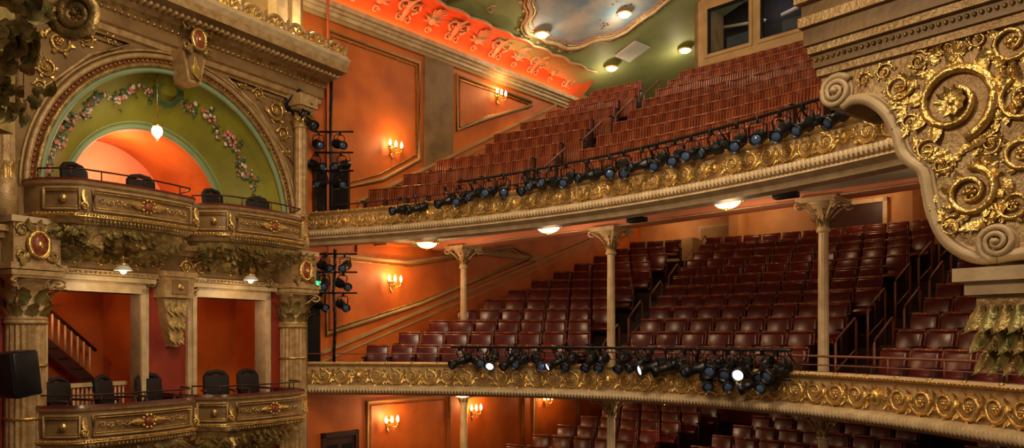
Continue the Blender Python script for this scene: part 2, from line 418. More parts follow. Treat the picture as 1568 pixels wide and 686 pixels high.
# ---------------------------------------------------------------- ceiling
def zc(c):
    c2=c if c<6.4 else 12.8-c
    return 12.2+.33*min(c2,3.6)
mb=MB(CA); mb.m('ceil'); cs=[-1.4,0,1.2,2.4,3.6,6.4,9.2,10.4,11.6,14.2]
for i in range(len(cs)-1):
    for a0,a1 in((-6,0),(0,6),(6,12.6)):
        mb.add([(cs[i],a0,zc(cs[i])),(cs[i+1],a0,zc(cs[i+1])),(cs[i+1],a1,zc(cs[i+1])),(cs[i],a1,zc(cs[i]))],[(0,1,2,3)],False)
mb.obj('ceiling')
def skypanel(cc,ac,hc,ha,nm):
    mb=MB(CA); out=[];n=128
    for i in range(n):
        th=2*pi*i/n; r=1/((abs(math.cos(th))**3.2+abs(math.sin(th))**3.2)**(1/3.2))
        r*=1-.13*max(0,math.cos(4*th+pi))**6-.03*abs(math.sin(8*th))
        out.append((hc*r*math.cos(th),ha*r*math.sin(th)))
    mb.m('sky'); rings=[0.001]+[k/8 for k in range(1,9)]
    vs=[];fs=[]
    for k in rings:
        for o in out: vs.append((cc+o[0]*k,ac+o[1]*k,zc(cc+o[0]*k)-.03))
    for q in range(len(rings)-1):
        for i in range(n): fs.append((q*n+i,q*n+(i+1)%n,(q+1)*n+(i+1)%n,(q+1)*n+i))
    mb.add(vs,fs)
    for sc_,r,m in((1.0,.055,'cream'),(1.05,.035,'dgold'),(.95,.02,'gold'),(.91,.012,'rose')):
        mb.m(m); mb.tube([(cc+o[0]*sc_,ac+o[1]*sc_,zc(cc+o[0]*sc_)-.04) for o in out],r,6,True)
    mb.m('cream')
    for i in range(0,n,3):
        o=out[i]; x=cc+o[0]*1.09; mb.blob((x,ac+o[1]*1.09,zc(x)-.02),(.06,.06,.03),6,4)
    for cl_ in range(9):
        bx=random.uniform(-.65,.65)*hc; by=random.uniform(-.65,.65)*ha
        for _ in range(14):
            x=cc+bx+random.gauss(0,.10);y=ac+by+random.gauss(0,.16)
            mb.m(random.choice(['rose','rose','medal','leafp'])); mb.blob((x,y,zc(x)-.035),(.035,.035,.008),6,3)
    return mb.obj(nm)
skypanel(2.35,6.4,2.0,1.7,'ceiling_sky_mural'); skypanel(2.35,2.2,2.0,1.7,'ceiling_sky_mural')
mb=MB(CA); mb.m('cream')
for i in range(12):
    c=.6+i*.5; mb.f=lambda x,y,z,c=c:CA(c+x,4.30+z,zc(c+x)-.02-y); mb.scroll(0,0,.12,1 if i%2 else -1,0,0,.015,1.3,3,12)
mb.obj('ceiling_gilt_filigree')
def dome_mesh(r=.2):
    mb=MB(); mb.m('gold'); mb.lathe([(r*1.0,0),(r*1.08,-.02),(r*1.12,-.05),(r*1.0,-.075),(r*.92,-.06)],0,0,0,20)
    for k in range(12):
        a=2*pi*k/12; mb.blob((r*1.1*math.cos(a),r*1.1*math.sin(a),-.055),.02,5,3)
    mb.m('glow'); mb.lathe([(r*.93,-.05),(r*.85,-.09),(r*.6,-.13),(r*.3,-.15),(.001,-.155)],0,0,0,20)
    mb.m('gold'); mb.blob((0,0,-.16),.022,5,3)
    for k in range(8):
        a=2*pi*k/8; mb.tube([(r*q*math.cos(a),r*q*math.sin(a),z) for q,z in((.94,-.06),(.87,-.095),(.62,-.135),(.05,-.16))],.007,4)
    return mb
dome=dome_mesh().obj('dome_ceiling_light'); DM=dome.data; bpy.data.objects.remove(dome)
def domelight(p,scale=1,pw=30,col=(1,.66,.36)):
    o=inst('dome_ceiling_light',DM,p,scale=scale); light('POINT',(0,0,-.45),pw,col,.12,parent=o,name='bulb'); return o
for p in((.72,18.8,12.37),(2.7,18.8,12.86),(2.67,21.0,12.32),(4.64,21.0,12.80)): domelight((p[0],p[1],p[2]-.05),.85,18,(1,.78,.5))
for c,a,z in((.9,2.2,6.98),(4.0,2.45,7.02),(7.6,2.3,7.02),(11.2,2.0,7.04)): domelight(CA(c,a,z),1.1,30)
for c,a,z in((1.2,2.9,3.93),(5.0,4.6,3.93),(8.3,4.9,3.93),(3.3,7,3.95)): domelight(CA(c,a,z),1.15,18)
mb=MB(lambda x,y,z:CA(1.05+x,8.97+y,zc(1.05+x)-.02+z)); mb.m('vent'); mb.box(-.33,.33,-.33,.33,-.03,0)
for k in range(9): mb.box(-.3,.3,-.29+k*.066,-.27+k*.066,-.05,-.03)
mb.obj('ceiling_vent')
for c,a in((5.6,2.9),(8.4,2.5)):
    mb=MB(lambda x,y,z,c=c,a=a:CA(c+x,a+y,7.0+z)); mb.m('black'); mb.rbox((0,0,-.04),(.34,.16,.08),.015); mb.tube([(0,0,0),(0,0,.08)],.02,6); mb.obj('soffit_speaker')
# ---------------------------------------------------------------- back wall, right wall, floor
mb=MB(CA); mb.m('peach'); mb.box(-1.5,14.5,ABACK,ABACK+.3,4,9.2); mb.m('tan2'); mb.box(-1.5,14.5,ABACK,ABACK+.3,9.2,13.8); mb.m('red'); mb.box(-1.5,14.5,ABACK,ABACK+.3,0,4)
mb.obj('wall_back')
mb=MB(CA); mb.m('peach')
mb.box(2.2,2.5,11.9,12.4,6.9,8.9); mb.box(6.6,7.0,11.9,12.4,6.9,8.9)
mb.m('tan2'); mb.box(-1.0,1.0,11.95,12.35,7.0,7.9); mb.obj('wall_partition')
mb=MB(CA)
mb.m('cream'); mb.box(1.0,2.1,12.3,12.42,7.3,8.25); mb.m('tan2'); mb.box(1.08,2.02,12.27,12.35,7.37,8.18); mb.obj('window_1')
mb=MB(CA); mb.m('dwood'); mb.box(4.7,6.2,12.3,12.42,7.0,8.35); mb.m('cream'); mb.box(4.6,4.7,12.25,12.42,7,8.45); mb.box(6.2,6.3,12.25,12.42,7,8.45); mb.box(4.6,6.3,12.25,12.42,8.35,8.45); mb.obj('door_1')
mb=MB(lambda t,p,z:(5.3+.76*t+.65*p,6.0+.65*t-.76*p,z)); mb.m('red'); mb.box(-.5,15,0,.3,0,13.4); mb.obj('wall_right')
mb=MB(CA); mb.m('floor')
mb.quad((-3,-9,0),(16,-9,0),(16,-1,.3),(-3,-1,.3)); mb.quad((-3,-1,.3),(16,-1,.3),(16,12.6,2.6),(-3,12.6,2.6)); mb.obj('floor')
mb=MB(SW); mb.m('dwood'); mb.box(.42,1.15,0,.04,1.2,3.0); mb.m('dwood'); mb.box(.34,.42,0,.08,1.2,3.1); mb.box(1.15,1.23,0,.08,1.2,3.1); mb.box(.34,1.23,0,.08,3.0,3.1)
mb.m('black'); mb.box(.48,.72,.04,.05,1.3,2.85); mb.box(.84,1.08,.04,.05,1.3,2.85); mb.obj('door_2')
mb=MB(SW); mb.m('black'); mb.box(.2,.95,0,.05,7.12,8.35); mb.m('dwood'); mb.box(.14,.2,0,.08,7.1,8.42); mb.box(.95,1.0,0,.08,7.1,8.42); mb.box(.14,1.0,0,.08,8.35,8.42)
mb.m('black'); mb.box(-.1,.3,0,.05,4.1,6.3); mb.obj('door_3')
# projection booth
mb=MB(CA); mb.m('tan2')
c0,c1,a0,z0=2.94,7.2,8.95,11.3; W=[(3.3,4.4),(4.68,5.85)]; zb,zt=11.85,12.95
mb.box(c0,c0+.1,a0,ABACK,z0,13.7); mb.box(c0,c1,a0,a0+.12,z0,zb); mb.box(c0,c1,a0,a0+.12,zt,13.7)
for x0,x1 in((c0,3.3),(4.4,4.68),(5.85,c1)): mb.box(x0,x1,a0,a0+.12,zb,zt)
mb.m('blackcloth'); mb.box(c0+.1,c1,a0+1.2,a0+1.25,z0,13.7)
mb.m('tan'); mb.box(3.6,3.9,a0+.7,a0+1.1,11.9,12.3); mb.m('grey'); mb.box(5.0,5.5,a0+.6,a0+1.0,11.8,12.2)
mb.tube([(4.8,a0+.8,12.6),(5.8,a0+.8,12.8)],.05); mb.tube([(3.3,a0+.8,12.75),(4.4,a0+.8,12.6)],.04)
mb.m('black')
for x0,x1 in W:
    for (p,q,r,s) in((x0,x0+.04,zb,zt),(x1-.04,x1,zb,zt),(x0,x1,zb,zb+.04),(x0,x1,zt-.04,zt)): mb.box(p,q,a0+.02,a0+.08,r,s)
    mb.m('glass'); mb.box(x0+.5,x1-.04,a0+.04,a0+.05,zb+.04,zb+.3); mb.m('black')
mb.m('tan2')
for x0,x1 in W:
    for (p,q,r,s) in((x0-.08,x0,zb-.08,zt+.08),(x1,x1+.08,zb-.08,zt+.08),(x0,x1,zb-.08,zb),(x0,x1,zt,zt+.08)): mb.box(p,q,a0-.03,a0+.02,r,s)
mb.obj('projection_booth')
light('POINT',CA(4.6,a0+.6,13.0),8,(.8,.85,1),.1,name='booth_fill')  # point light added to brighten the booth interior, no fixture modelled
# ---------------------------------------------------------------- seats
def seat_mesh(lm='leather',wm='wood'):
    mb=MB()
    mb.m(lm); mb.rbox((0,.03,.62),(.48,.08,.46),.035,rx=-.16)
    mb.rbox((0,-.13,.44),(.46,.34,.10),.035,rx=.42)
    mb.m(wm); mb.rbox((0,.085,.60),(.50,.03,.56),.012,rx=-.16)
    mb.rbox((0,.10,.87),(.50,.055,.05),.02,rx=-.16)
    mb.m('dwood')
    for sx in(-1,1):
        mb.rbox((sx*.265,-.10,.62),(.05,.34,.035),.012)
        mb.rbox((sx*.265,-.02,.31),(.03,.2,.60),.01)
        mb.rbox((sx*.265,-.0,.02),(.05,.3,.03),.01)
    mb.m('gold'); mb.blob((0,.065,.875),(.022,.006,.012),5,3)
    return mb
def wood_seat():
    mb=MB(); mb.m('wood')
    for k in range(9):
        x=-.22+k*.055; mb.rbox((x,.05+.012*math.cos((k-4)*.4),.62),(.046,.022,.58),.008,rx=-.13,seg=1)
    for k in range(8): mb.rbox((-.20+k*.057,-.035,.42),(.047,.022,.44),.008,rx=-.13,seg=1)
    mb.rbox((0,.085,.885),(.5,.03,.035),.01,seg=1)
    mb.m('dwood')
    mb.rbox((0,.075,.55),(.5,.012,.6),.004,rx=-.13,seg=1)
    for sx in(-1,1): mb.rbox((sx*.25,-.0,.32),(.022,.22,.62),.008,seg=1); mb.rbox((sx*.25,-.06,.63),(.04,.24,.03),.01,seg=1)
    mb.m('vent'); mb.blob((.25,-.185,.63),(.010,.006,.010),4,3)
    return mb
so=seat_mesh().obj('s'); SM=so.data; bpy.data.objects.remove(so)
so=wood_seat().obj('s'); WM=so.data; bpy.data.objects.remove(so)
def fill(parent,me,rowf,rows,z0,rise,banks,w,nm,scl=1):
    for i in range(rows):
        for b in banks:
            cc=b[0](rowf(i,4)); cend=b[1]
            while True:
                a=rowf(i,cc); lim=cend(rowf(i,cc))
                if cc+w*.5>lim: break
                da=(rowf(i,cc+.1)-rowf(i,cc-.1))/.2
                step=w/math.sqrt(1+da*da)
                if not any(math.hypot(cc-q[0],a-q[1])<.3 for q in COL):
                    x,y,_=CA(cc,a,0)
                    inst(nm,me,(x,y,z0+rise*i),(0,0,-pi/4+math.atan2(da,1)+random.uniform(-.02,.02)),scl,parent)
                cc+=step
al1=lambda a:4.1-.33*(a-3.8); al2=lambda a:8.75-.05*(a-3.6)
pm=empty('mezzanine_theater_seats')
fill(pm,SM,rowm,NM,4.02,RM,[(lambda a:.42-.03*a,lambda a:al1(a)-.42),(lambda a:al1(a)+.6,lambda a:al2(a)-.42),(lambda a:al2(a)+.72,lambda a:12.9)],.515,'theater_seat',.93)
pu=empty('upper_balcony_wooden_seats')
alu=lambda a:3.6-.24*(a-4)
fill(pu,WM,rowu,9,7.08,.43,[(lambda a:.35+.03*a,lambda a:alu(a)-.3),(lambda a:alu(a)+.55,lambda a:8.6),(lambda a:9.5,lambda a:13)],.50,'wooden_theater_seat')
po=empty('orchestra_theater_seats')
rowo=lambda i,c:3.0-.03*(c-6.4)**2+1.2+.9*i
fill(po,SM,rowo,8,1.35,.155,[(lambda a:.6,lambda a:3.4),(lambda a:4.4,lambda a:8.2),(lambda a:9.2,lambda a:12.5)],.54,'theater_seat',.95)
def aisle_rails(al,rowf,z0,rise,rows,off,name,h=.9,sk=2):
    mb=MB(CA); mb.m('red_gel')
    for i in range(0,rows-1,sk):
        pts=[]
        for q in(i,i+sk*.62):
            a=rowf(0,4)+(rowf(1,4)-rowf(0,4))*q; pts.append((al(a)+off,a,z0+rise*q))
        p,q=pts
        mb.tube([p,(p[0],p[1],p[2]+h-.06),(p[0],p[1]+.06,p[2]+h),(q[0],q[1]-.06,q[2]+h),(q[0],q[1],q[2]+h-.06),q],.02,6)
        mb.tube([(p[0],p[1],p[2]+h*.5),(q[0],q[1],q[2]+h*.5)],.014,6)
    return mb.obj(name)
aisle_rails(al1,rowm,4.02,RM,NM,.12,'stair_handrail'); aisle_rails(al2,rowm,4.02,RM,NM,-.15,'stair_handrail',.95,2); aisle_rails(al2,rowm,4.02,RM,NM,.4,'stair_handrail',.95,2); aisle_rails(alu,rowu,7.08,.43,9,0,'stair_handrail')
mb=MB(PM.f()); mb.m('red_gel')
s=5.0
while s<PM.L-.1:
    mb.tube([(s,-.12,4.5),(s,-.12,4.74)],.014,6); s+=.85
n=60
for z in(4.74,4.62): mb.tube([(4.4+(PM.L-4.5)*i/n,-.12,z) for i in range(n+1)],.017 if z>4.7 else .009,6)
mb.tube([(0.1+4.3*i/20,-.12,4.68) for i in range(21)],.012,5)
mb.obj('mezzanine_safety_rail')
mb=MB(PU.f()); mb.m('dwood'); mb.tube([(.1+(PU.L-.3)*i/n,-.12,7.54) for i in range(n+1)],.013,6)
s=.3
while s<PU.L-.2: mb.tube([(s,-.12,7.4),(s,-.12,7.54)],.01,5); s+=.8
mb.obj('upper_safety_rail')
# ---------------------------------------------------------------- stage spotlights
def spot_mesh(lit=False):
    mb=MB(); mb.m('black')
    R=Matrix.Rotation(pi/2,3,'X')
    mb.lathe([(.03,-.2),(.085,-.19),(.1,-.12),(.1,.02),(.07,.06),(.07,.2),(.095,.22),(.095,.30),(.088,.30),(.085,.27)],0,0,-.28,14,M3=R)
    mb.m('litlens' if lit else 'lens'); mb.lathe([(.084,.265),(.05,.28),(.001,.285)],0,0,-.28,14,M3=R)
    mb.m('black')
    mb.tube([(-.125,0,-.28),(-.125,0,-.12),(-.08,0,-.075),(.08,0,-.075),(.125,0,-.12),(.125,0,-.28)],.012,5)
    mb.rbox((0,0,-.03),(.045,.06,.1),.01)
    mb.tube([(-.13,0,-.28),(.13,0,-.28)],.018,5)
    for k in range(4): mb.lathe([(.09,-.16+k*.035),(.108,-.155+k*.035),(.108,-.145+k*.035),(.09,-.14+k*.035)],0,0,-.28,12,M3=R)
    mb.tube([(0,.18,-.28),(.05,.24,-.2),(.06,.2,-.05),(.02,.05,.02)],.008,4)
    return mb
t_=spot_mesh().obj('s'); SP=t_.data; bpy.data.objects.remove(t_)
t_=spot_mesh(True).obj('s'); SPL=t_.data; bpy.data.objects.remove(t_)
def hang(P,s,o,z,lit=False,scale=1,tilt=None,yaw=None):
    X,Y,nx,ny=P.at(s); x,y=X+nx*o,Y+ny*o
    ang=math.atan2(ny,nx)+pi/2
    inst('stage_spotlight',SPL if lit else SP,(x,y,z),(random.uniform(.15,.6) if tilt is None else tilt,0,ang+(random.uniform(-.8,.8) if yaw is None else yaw)),scale)
mb=MB(PU.f()); mb.m('black'); mb.tube([(3.6+(PU.L-5.0)*i/40,.22,7.64) for i in range(41)],.022,6)
s=3.8
while s<PU.L-1.5: mb.tube([(s,-.1,7.4),(s,.22,7.64)],.014,5); s+=1.2
mb.obj('upper_lighting_pipe')
s=3.3
while s<11.2:
    hang(PU,s,.22,7.64 if s>3.8 else 7.58,False,.85); s+=random.choice([.27,.32,.42])
for s in(2.3,2.65): hang(PU,s,.22,7.5,False,.8)
mb=MB(PM.f()); mb.m('black'); mb.tube([(3.1+6.6*i/40,.28,4.82) for i in range(41)],.024,6); mb.tube([(8.0+1.7*i/20,.30,4.42) for i in range(21)],.02,6)
s=3.3
while s<9.8: mb.tube([(s,-.1,4.45),(s,.28,4.82)],.014,5); s+=.9
for k in range(40):
    s=random.uniform(3.3,9.6); d=random.uniform(.1,.5); z=4.80; am=random.uniform(.4,.9)
    mb.tube([(s+d*q/6,.3+.05*math.sin(q),z-.9*d*math.sin(pi*q/6)*am) for q in range(7)],.008,4)
mb.obj('mezzanine_lighting_pipe')
s=3.25; lits=(4.0,5.25,7.0,8.85)
while s<9.7:
    hang(PM,s,.28,4.82,any(abs(s-q)<.14 for q in lits),.92 if s<7 else 1.05); s+=random.choice([.26,.31,.38])
s=8.2
while s<9.7: hang(PM,s,.36,4.58,False,.9); s+=.38
def ladder(t,z0,z1,p,zs,nm):
    x0=SW(t,p,0)
    mb=MB(); mb.m('black')
    mb.tube([(x0[0],x0[1],z0),(x0[0],x0[1],z1)],.02,6)
    for z in zs: mb.tube([(x0[0]-.3,x0[1]-.05,z),(x0[0]+.45,x0[1]-.05,z)],.018,6)
    for k in range(3): mb.tube([(x0[0]+.04*math.sin(q*1.3+k),x0[1],z1-(z1-z0)*q/8) for q in range(9)],.008,4)
    mb.obj(nm)
    for z in zs:
        for dx in(-.2,.2):
            inst('stage_spotlight',SP,(x0[0]+dx+random.uniform(-.06,.06),x0[1]-.05,z),(.3,0,.3+random.uniform(-.9,.9)),.85)
ladder(.25,7.1,10.0,.45,(8.2,8.55,8.95),'lighting_boom'); ladder(.3,4.5,6.7,.5,(5.85,6.25,6.6),'lighting_boom')
mb=MB(); mb.m('rope'); mb.tube([(-3.55,15.1,6.3),(-3.55,15.1,12.2)],.025,6); mb.obj('standpipe')
inst('stage_spotlight',SP,(-3.95,14.6,9.6),(.6,0,1.5),1.25)
inst('stage_spotlight',SP,(-3.75,14.6,9.35),(.6,0,1.3),1.1)
# ---------------------------------------------------------------- sconces
def sconce(t,z,pw=26):
    e=empty('wall_sconce'); e.location=SW(t,0,z)
    B=lambda x,y,zz:(.65*x+.76*y,.76*x-.65*y,zz)
    mb=MB(B); mb.m('gold'); mb.lathe([(.001,0),(.09,.01),(.07,.03),(.001,.05)],0,0,0,12,M3=Matrix.Rotation(-pi/2,3,'X'))
    mb.leaf((0,.02,-.02),(0,0,-.22),(.05,0,0),(0,1,0),.2)
    for dx in(-.16,0,.16):
        mb.tube([(0,.03,-.05),(dx*.4,.08,-.12),(dx*.9,.14,-.11),(dx,.15,-.03)],.012,5); mb.lathe([(.02,0),(.04,.02),(.03,.03)],dx,.15,-.04,8)
        mb.m('bulb'); mb.lathe([(.018,0),(.03,.05),(.026,.09),(.005,.14)],dx,.15,-.01,8); mb.m('gold')
    mb.obj('bracket',e)
    light('POINT',B(0,.30,.12),pw,(1,.5,.18),.07,parent=e,name='bulb_light')
sconce(2.16,9.08,22); sconce(5.58,11.0,18); sconce(2.14,6.2,24); sconce(2.05,3.2,24); sconce(4.67,3.27,24); sconce(7.46,3.35,20)
# ---------------------------------------------------------------- box wall
TC,ZS=2.28,7.05; RO,RI,DP=2.2,1.42,.85
mb=MB(BW)
n=40; T0,T1,Z1=-.35,8.0,9.55
mb.m('tan')
def arc(r,ph,p,zs=ZS): return (TC+r*math.cos(ph),p,zs+r*math.sin(ph))
for i in range(n):
    a,b=pi*i/n,pi*(i+1)/n
    def outp(ph):
        c,s_=math.cos(ph),math.sin(ph)
        k=min(((T1-TC)/c) if c>1e-6 else 1e9,((T0-TC)/c) if c<-1e-6 else 1e9,((Z1-ZS)/s_) if s_>1e-6 else 1e9)
        return (TC+k*c,0,ZS+k*s_)
    mb.quad(arc(RO+.2,a,0),arc(RO+.2,b,0),outp(b),outp(a))
mb.add([(T1,0,ZS),(T1,0,Z1),(4.2,0,Z1)],[(0,1,2)],False)
mb.box(T0,T1,-.2,0,5.9,6.6); mb.box(T0,TC-RO-.18,-.2,0,6.6,ZS); mb.box(TC+RO+.18,T1,-.2,0,6.6,ZS)
mb.box(T0,T1,-.2,0,9.5,14)
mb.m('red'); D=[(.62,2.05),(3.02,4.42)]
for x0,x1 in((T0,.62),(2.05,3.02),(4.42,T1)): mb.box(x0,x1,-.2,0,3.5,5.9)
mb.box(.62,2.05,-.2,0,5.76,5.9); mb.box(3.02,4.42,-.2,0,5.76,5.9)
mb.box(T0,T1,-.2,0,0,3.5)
mb.m('tan'); mb.box(T0-.02,T0+.02,-.3,.1,0,9.5)
mb.obj('wall_box_bay')
mb=MB(BW); mb.m('orange')
mb.box(T0,6,-1.9,-1.8,3.4,6.1); mb.m('red'); mb.box(T0,6,-1.9,-.2,3.4,3.5); mb.box(T0,6,-1.9,-.2,6.0,6.1); mb.m('orange'); mb.box(2.3,2.5,-1.9,-.2,3.5,6.0); mb.box(T0,T0+.1,-1.9,-.2,3.5,6); mb.box(5.5,5.6,-1.9,-.2,3.5,6)
mb.obj('wall_box_room')
mb=MB(BW)
NK=8
def niche(ph,k):
    a=k*pi/2*.9; r=RO-(RO-RI)*math.sin(a)/math.sin(pi/2*.9)*(.35+.65*k); p=-DP*k**.8
    return (TC+r*math.cos(ph),p,ZS+r*math.sin(ph))
mb.m('green'); N=48
for i in range(N):
    for k in range(NK):
        a,b=pi*i/N,pi*(i+1)/N; mb.add([niche(a,k/NK),niche(b,k/NK),niche(b,(k+1)/NK),niche(a,(k+1)/NK)],[(0,1,2,3)])
for side in(0,pi):
    for k in range(NK):
        p,q=niche(side,k/NK),niche(side,(k+1)/NK); mb.quad(p,q,(q[0],q[1],6.5),(p[0],p[1],6.5))
mb.m('orange')
for i in range(N):
    a,b=pi*i/N,pi*(i+1)/N; mb.add([arc(RI,a,-DP),arc(RI,b,-DP),arc(RI,b,-2.3),arc(RI,a,-2.3)],[(0,1,2,3)])
mb.quad((TC-RI,-DP,6.5),(TC-RI,-DP,ZS),(TC-RI,-2.3,ZS),(TC-RI,-2.3,6.5)); mb.quad((TC+RI,-DP,6.5),(TC+RI,-DP,ZS),(TC+RI,-2.3,ZS),(TC+RI,-2.3,6.5))
mb.m('pink'); mb.quad((TC-2,-2.3,6.4),(TC+2,-2.3,6.4),(TC+2,-2.3,9),(TC-2,-2.3,9))
mb.m('floor'); mb.box(TC-2.3,TC+2.3,-2.3,0,6.4,6.52)
mb.m('sage'); mb.tube([arc(RI+.02,pi*i/N,-DP+.02) for i in range(N+1)],.05,6); mb.tube([arc(RI+.10,pi*i/N,-DP+.06) for i in range(N+1)],.03,6)
mb.m('sage'); mb.tube([arc(RO-.02,pi*i/N,-.0) for i in range(N+1)],.045,6)
for r,q,m in((RO+.05,.04,'dgold'),(RO+.19,.045,'fascia'),(RO+.27,.02,'fascia')): mb.m(m); mb.tube([arc(r,pi*i/N,.03) for i in range(N+1)],q,6)
mb.m('medal')
for i in range(N):
    a,b=pi*i/N,pi*(i+1)/N; mb.quad(arc(RO,a,.005),arc(RO,b,.005),arc(RO+.22,b,.005),arc(RO+.22,a,.005))
mb.m('dgold')
for i in range(90): mb.blob(arc(RO+.12,pi*(i+.5)/90,.02),(.025,.02,.025),5,3)
mb.obj('box_arch_niche')
mb=MB(BW)
for i in range(420):
    ph=.12+(pi-.24)*random.random(); sw=.05*math.sin(ph*18)
    dens=abs(math.sin(ph*9))
    if abs(ph-pi/2)<.1: continue
    k=.40+sw+random.gauss(0,.05)*(.4+dens)
    p=niche(ph,max(.05,min(.9,k))); q=(p[0]-.03*math.cos(ph),p[1]+.02,p[2]-.03*math.sin(ph))
    mb.m(random.choices(['rose','white','blue','leafp'],[3.5,2,1.2,5])[0]); r=random.uniform(.014,.045)*(.7+.6*dens)
    mb.blob(q,(r,.010,r),6,3)
mb.m('leafp'); cc=niche(pi/2,.35)
for rr_ in(.17,.21,.25): mb.tube([(cc[0]+rr_*math.cos(a*pi/10),cc[1]+.04+.35*rr_*math.sin(a*pi/10),cc[2]-.03+rr_*.9*math.sin(a*pi/10)) for a in range(20)],.02,5,True)
mb.obj('painted_flower_garland')
def pendant(p,h,nm,pw,glassr=.06,shade=False):
    e=empty(nm); e.location=p; mb=MB(); mb.m('gold'); mb.tube([(0,0,h),(0,0,.1)],.008,5); mb.lathe([(.02,.12),(.07,.1),(.075,.07),(.05,.06)],0,0,0,12)
    if shade:
        mb.m('vent'); mb.lathe([(.03,.10),(.06,.08),(.12,.02),(.125,.0),(.11,.01)],0,0,0,16); mb.m('glow'); mb.lathe([(.05,.04),(.05,-.0),(.03,-.04),(.001,-.05)],0,0,0,12)
    else:
        mb.m('glow'); mb.lathe([(.055,.07),(glassr,.02),(glassr*.9,-.05),(.01,-.13)],0,0,0,12); mb.m('gold'); mb.blob((0,0,-.14),.015)
        for k in range(6): a=k*pi/3; mb.tube([(glassr*1.03*math.cos(a),glassr*1.03*math.sin(a),.03),(glassr*.95*math.cos(a),glassr*.95*math.sin(a),-.05),(0,0,-.14)],.005,4)
    mb.obj('lantern',e); light('POINT',(0,0,-.22),pw,(1,.72,.4),.06,parent=e,name='bulb_light')
pendant(BW(TC+.35,-.1,8.27),.95,'arch_pendant_lamp',16,.085)
light('POINT',BW(TC,-1.5,8.0),50,(1,.55,.3),.2,name='alcove_lamp')
mb=MB(BW); mb.m('gold')
for sx in(-1,1):
    for (dx,dz,r,h) in((1.95,9.15,.2,1),(1.55,9.33,.12,-1),(2.12,8.75,.14,-1),(1.2,9.42,.08,1),(2.2,8.45,.09,1)):
        mb.scroll(TC+sx*dx,dz,r,h*sx,0,.02,r*.16,1.5,6,20)
molding(mb,[(TC-2.5,9.45),(TC-2.5,8.1),(TC-2.1,8.5),(TC-1.5,9.1),(TC-.9,9.45)],.025,.02,'fascia','dgold')
molding(mb,[(TC+2.5,9.45),(TC+2.5,8.1),(TC+2.1,8.5),(TC+1.5,9.1),(TC+.9,9.45)],.025,.02,'fascia','dgold')
mb.obj('spandrel_relief')
def cartouche(mb,t,p,z,s):
    mb.m('gold'); mb.tube([(t+.13*s*math.cos(a*pi/8),p+.05*s,z+.17*s*math.sin(a*pi/8)) for a in range(16)],.035*s,5,True)
    mb.m('medal'); mb.blob((t,p+.03*s,z),(.11*s,.06*s,.15*s),10,6)
    mb.m('gold'); mb.blob((t,p+.08*s,z),(.04*s,.02*s,.05*s),8,5)
    mb.m('dgold'); mb.scroll(t-.2*s,z+.18*s,.1*s,1,0,p,.03*s,1.3,4,12,False); mb.scroll(t+.2*s,z+.18*s,.1*s,-1,pi,p,.03*s,1.3,4,12,False)
    mb.scroll(t-.2*s,z-.14*s,.08*s,-1,0,p,.03*s,1.3,3,12,False); mb.scroll(t+.2*s,z-.14*s,.08*s,1,pi,p,.03*s,1.3,3,12,False)
    for k in(-1,0,1): mb.leaf((t+k*.08*s,p+.04*s,z+.17*s),(k*.1*s,0,.18*s),(.06*s,0,0),(0,1,0),.4,5)
    for k in(-1,1): mb.leaf((t+k*.1*s,p+.04*s,z-.13*s),(k*.18*s,0,-.18*s),(.06*s,0,.05*s),(0,1,0),.4,5)
mb=MB(BW)
mb.m('fascia'); mb.prism([(TC-.22,9.55),(TC+.22,9.55),(TC+.12,9.05),(TC-.12,9.05)],0,.35); mb.m('tan'); mb.prism([(TC-.15,9.5),(TC+.15,9.5),(TC+.08,9.1),(TC-.08,9.1)],.35,.38)
cartouche(mb,TC,.42,9.72,.95)
mb.m('gold'); mb.leaf((TC,.38,9.45),(0,0,-.42),(.12,0,0),(0,1,0),.3)
mb.obj('arch_keystone')
mb=MB(BW)
prof=[(0,9.50),(.06,9.52),(.08,9.60),(.14,9.62),(.14,9.80),(.22,9.83),(.26,9.90),(.42,9.95),(.75,10.0),(.78,10.12),(.84,10.2),(.84,10.24),(.1,10.26)]
ms=['fascia','fascia','fascia','tan','fascia','dgold','fascia','tan','fascia','cream','cream','tan']
for j in range(len(prof)-1):
    mb.m(ms[j]); (p0,z0),(p1,z1)=prof[j],prof[j+1]; mb.quad((-.75,p0,z0),(8,p0,z0),(8,p1,z1),(-.75,p1,z1))
mb.m('fascia'); mb.add([(-.75,p,z) for p,z in prof]+[(-.75,-1,10.26),(-.75,-1,9.5)],[list(range(len(prof)+2))],False)
t=-.7
while t<7.5:
    mb.m('fascia'); mb.rbox((t,.50,9.95),(.055,.2,.06),.01,seg=1); mb.m('gold'); mb.blob((t,.18,9.82),(.03,.025,.025),5,3); t+=.105
mb.m('cream'); mb.box(-.75,8,.6,.78,10.24,10.30)
t=-.72; k=0
while t<6.8:
    mb.m('fascia')
    pts=[];rr=[]
    for i in range(15):
        q=i/14; pts.append((t+.48*q,.72,10.30+.20*abs(math.sin(pi*q))**.6)); rr.append(.032+.012*math.sin(pi*q))
    mb.tube(pts,rr,6)
    mb.m('gold'); mb.scroll(t+.10,10.36,.07,1,0,.70,.022,1.3,2,12,False); mb.scroll(t+.38,10.36,.07,-1,pi,.70,.022,1.3,2,12,False)
    for u in(-1,0,1): mb.leaf((t+.24+u*.02,.74,10.30),(u*.12,0,.17),(.04,0,0),(0,1,0),.2,5)
    mb.m('fascia'); mb.blob((t,.72,10.38),(.055,.05,.09),8,5); mb.leaf((t,.76,10.38),(0,0,.16),(.05,0,0),(0,1,0),.3,5)
    t+=.48; k+=1
for k in range(4):
    p=.70-k*.3; mb.m('fascia'); mb.tube([(-.74,p-.3*q/8,10.28+.2*abs(math.sin(pi*q/8))**.6) for q in range(9)],.034,6); mb.blob((-.74,p,10.36),(.05,.055,.09),8,5)
mb.obj('box_entablature')
